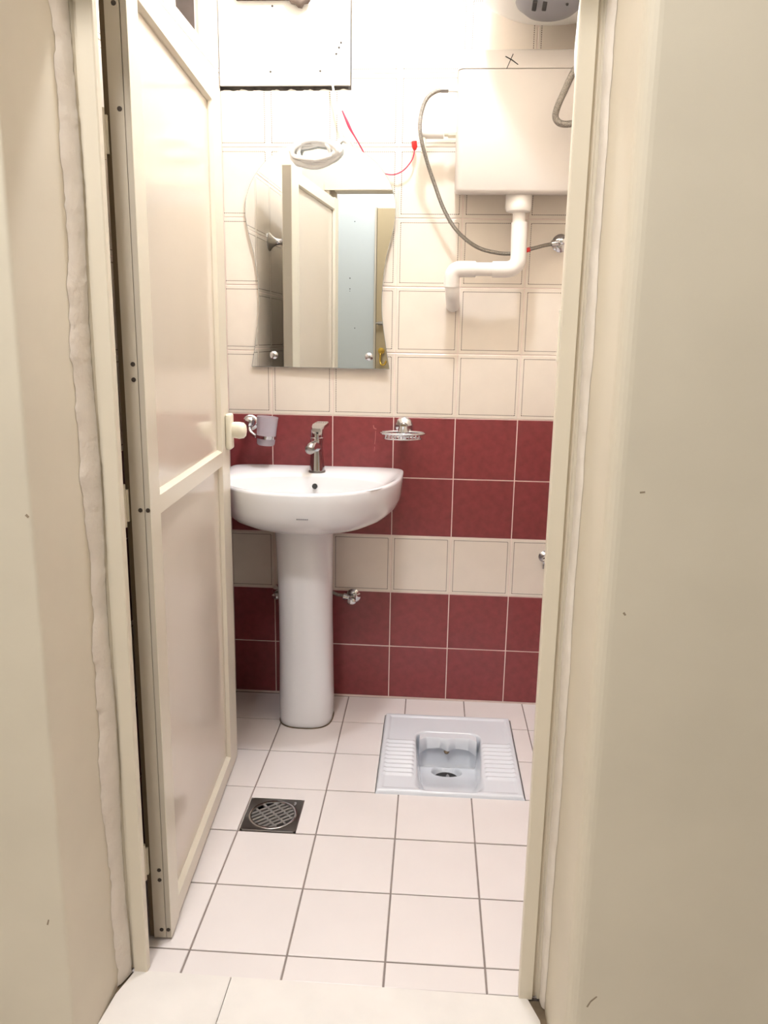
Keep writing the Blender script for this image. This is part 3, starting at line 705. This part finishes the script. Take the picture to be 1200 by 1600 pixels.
bm = B(); lathe(bm, [(0, -.002), (.004, -.002), (.0085, .006), (.0085, .022), (0, .022)], (0, 0, 0), (-.12, 0, 1), 12); obj('connector', bm, M_redrub, rw, smooth=True, autos=.6)
bm = B(); lathe(bm, [(.005, .022), (.005, .034), (0, .034)], (0, 0, 0), (-.12, 0, 1), 10); obj('connector_tip', bm, M_creamplastic, rw, smooth=True, autos=.6)
# tangle of white cable lying on the mirror top
rnd = random.Random(3); pts = []
for k in range(46):
    a = k*1.02
    rx = .066 + rnd.uniform(-.022, .018); rz = .030 + rnd.uniform(-.010, .010)
    pts.append((-.455+rx*math.cos(a) + .010*math.sin(k*.37), -.036+rnd.uniform(-.014, .016), 1.783+rz*math.sin(a)+.004*math.sin(k*.61)))
pts += [(-.40, -.03, 1.80), (-.372, -.022, 1.818), (-.355, -.012, 1.812), (-.345, -.006, 1.795)]
bm = B(); tube(bm, pts, .0068, 8, 7)
tag(obj('cable_bundle', bm, M_wcable, smooth=True), 'tangled bundle of thick white cable resting on the mirror top', 'cable')

# ------------------------------------------------------------------ tumbler holder, soap dish, towel hook
ch = tag(empty('tumbler_holder', (-.672, 0, .958)), 'chrome tumbler holder on the wall behind the door handle', 'holder')
bm = B(); lathe(bm, [(.026, 0), (.026, .004), (.018, .010), (.010, .016), (.009, .034), (0, .034)], (0, 0, 0), (0, -1, 0), 24); obj('wall_disc', bm, M_chrome, ch, smooth=True, autos=.6)
bm = B(); bmesh.ops.create_uvsphere(bm, u_segments=20, v_segments=12, radius=.019, matrix=Matrix.Translation((.010, -.050, .008))); obj('ball_joint', bm, M_chrome, ch, smooth=True)
bm = B(); tube(bm, [(.008, -.052, -.006), (.012, -.060, -.022), (.024, -.066, -.032), (.035, -.07, -.036)], .007, 12); obj('arm', bm, M_chrome, ch, smooth=True)
CX, CY = .068, -.078
tilt = Matrix.Translation((CX, CY, -.036)) @ Matrix.Rotation(math.radians(5), 4, 'Y')
bm = B(); lathe(bm, [(.0305, -.005), (.0335, -.005), (.0340, .005), (.0312, .005)], n=32)
o = obj('cup_ring', bm, M_chrome, ch, smooth=True, autos=.6, mw=tilt)
bm = B(); lathe(bm, [(0, -.027), (.025, -.027), (.0280, -.023), (.0300, 0), (.0342, .064), (.0328, .064), (.0285, 0), (.0265, -.021), (0, -.022)], n=36)
cup = obj('tumbler', bm, M_frost, smooth=True, autos=.8, mw=Matrix.Translation((-.672, 0, .958)) @ tilt)
tag(cup, 'frosted glass tumbler held in the chrome ring above the basin', 'tumbler')

sd = tag(empty('soap_dish', (-.166, 0, .958)), 'chrome wire soap dish on the wall right of the basin', 'soap dish')
bm = B(); lathe(bm, [(.030, 0), (.030, .004), (.026, .010), (.014, .016), (.011, .022), (.011, .040), (0, .040)], (0, 0, 0), (0, -1, 0), 30); obj('wall_disc', bm, M_chrome, sd, smooth=True, autos=.5)
def oval(a, b, yc, z, n=36): return [(a*math.cos(2*PI*k/n), yc+b*math.sin(2*PI*k/n), z) for k in range(n)]
bm = B(); tube(bm, oval(.071, .044, -.078, -.014), .0036, 10, smooth=False, closed=True); obj('upper_ring', bm, M_chrome, sd, smooth=True)
bm = B(); tube(bm, oval(.060, .036, -.078, -.031), .0022, 8, smooth=False, closed=True); obj('lower_ring', bm, M_chrome, sd, smooth=True)
for k in range(-5, 6):
    x = k*.0105; s = math.sqrt(max(.05, 1-(x/.071)**2)); s2 = math.sqrt(max(.05, 1-(x/.060)**2))
    bm = B(); tube(bm, bend([(x, -.078-.044*s, -.014), (x, -.078-.036*s2, -.031), (x, -.078+.036*s2, -.031), (x, -.078+.044*s, -.014)], .006, 4), .0015, 6, smooth=False); obj('basket_wire', bm, M_chrome, sd, smooth=True)
bm = B(); loft(bm, [[(w*math.cos(2*PI*k/20), -.034-.022*math.sin(2*PI*k/20)*w/.022, z) for k in range(20)] for z, w in ((.004, .014), (-.012, .019), (-.022, .020), (-.036, .014), (-.042, .008))]); obj('bracket', bm, M_chrome, sd, smooth=True, autos=.9)

tw = tag(empty('robe_hook', (xl, -.585, 1.590)), 'flared chrome hook on the left wall, seen in the mirror', 'hook')
bm = B(); lathe(bm, [(.034, 0), (.034, .004), (.022, .014), (.013, .028), (.010, .045), (.012, .056), (0, .057)], (0, 0, 0), (1, 0, 0), 26); obj('flare', bm, M_chrome, tw, smooth=True, autos=.6)
bm = B(); bmesh.ops.create_uvsphere(bm, u_segments=16, v_segments=10, radius=.013, matrix=Matrix.Translation((.062, 0, 0))); obj('end_knob', bm, M_dark, tw, smooth=True)

# ------------------------------------------------------------------ small wear marks
def mark(name, pts, w, y, m, parent):
    bm = B(); P = [Vector(p) for p in pts]
    for p, q in zip(P, P[1:]):
        d = (q-p).normalized(); nn = Vector((-d.y, d.x))*w
        prism(bm, [tuple(p+nn), tuple(q+nn*.8), tuple(q-nn*.8), tuple(p-nn)], y-.0004, y+.0006, axis='y')
    bmesh.ops.transform(bm, matrix=parent.matrix_world.inverted(), verts=bm.verts[:])
    return obj(name, bm, m, parent)
M_scuff = mat('scuff', (150, 134, 114), rough=.9); M_scratch = mat('pale_scratch', (180, 116, 110), rough=.8)
bpy.context.view_layer.update()
for pts, w in (([(.212, .195), (.217, .206), (.226, .216)], .0013), ([(.216, .862), (.219, .858)], .0016), ([(.224, 1.036), (.231, 1.037)], .0012), ([(-.674, .281), (-.671, .291)], .0013), ([(-.652, .977), (-.648, .973)], .002)):
    mark('scuff_mark', pts, w, YO, M_scuff, wf)
for pts, w in (([(-.266, .958), (-.264, .949), (-.256, .946)], .0016), ([(-.258, .940), (-.259, .915), (-.2605, .896)], .0009), ([(-.2605, .888), (-.262, .872)], .0007)):
    mark('pale_scratch', pts, w, -.0002, M_scratch, wb)
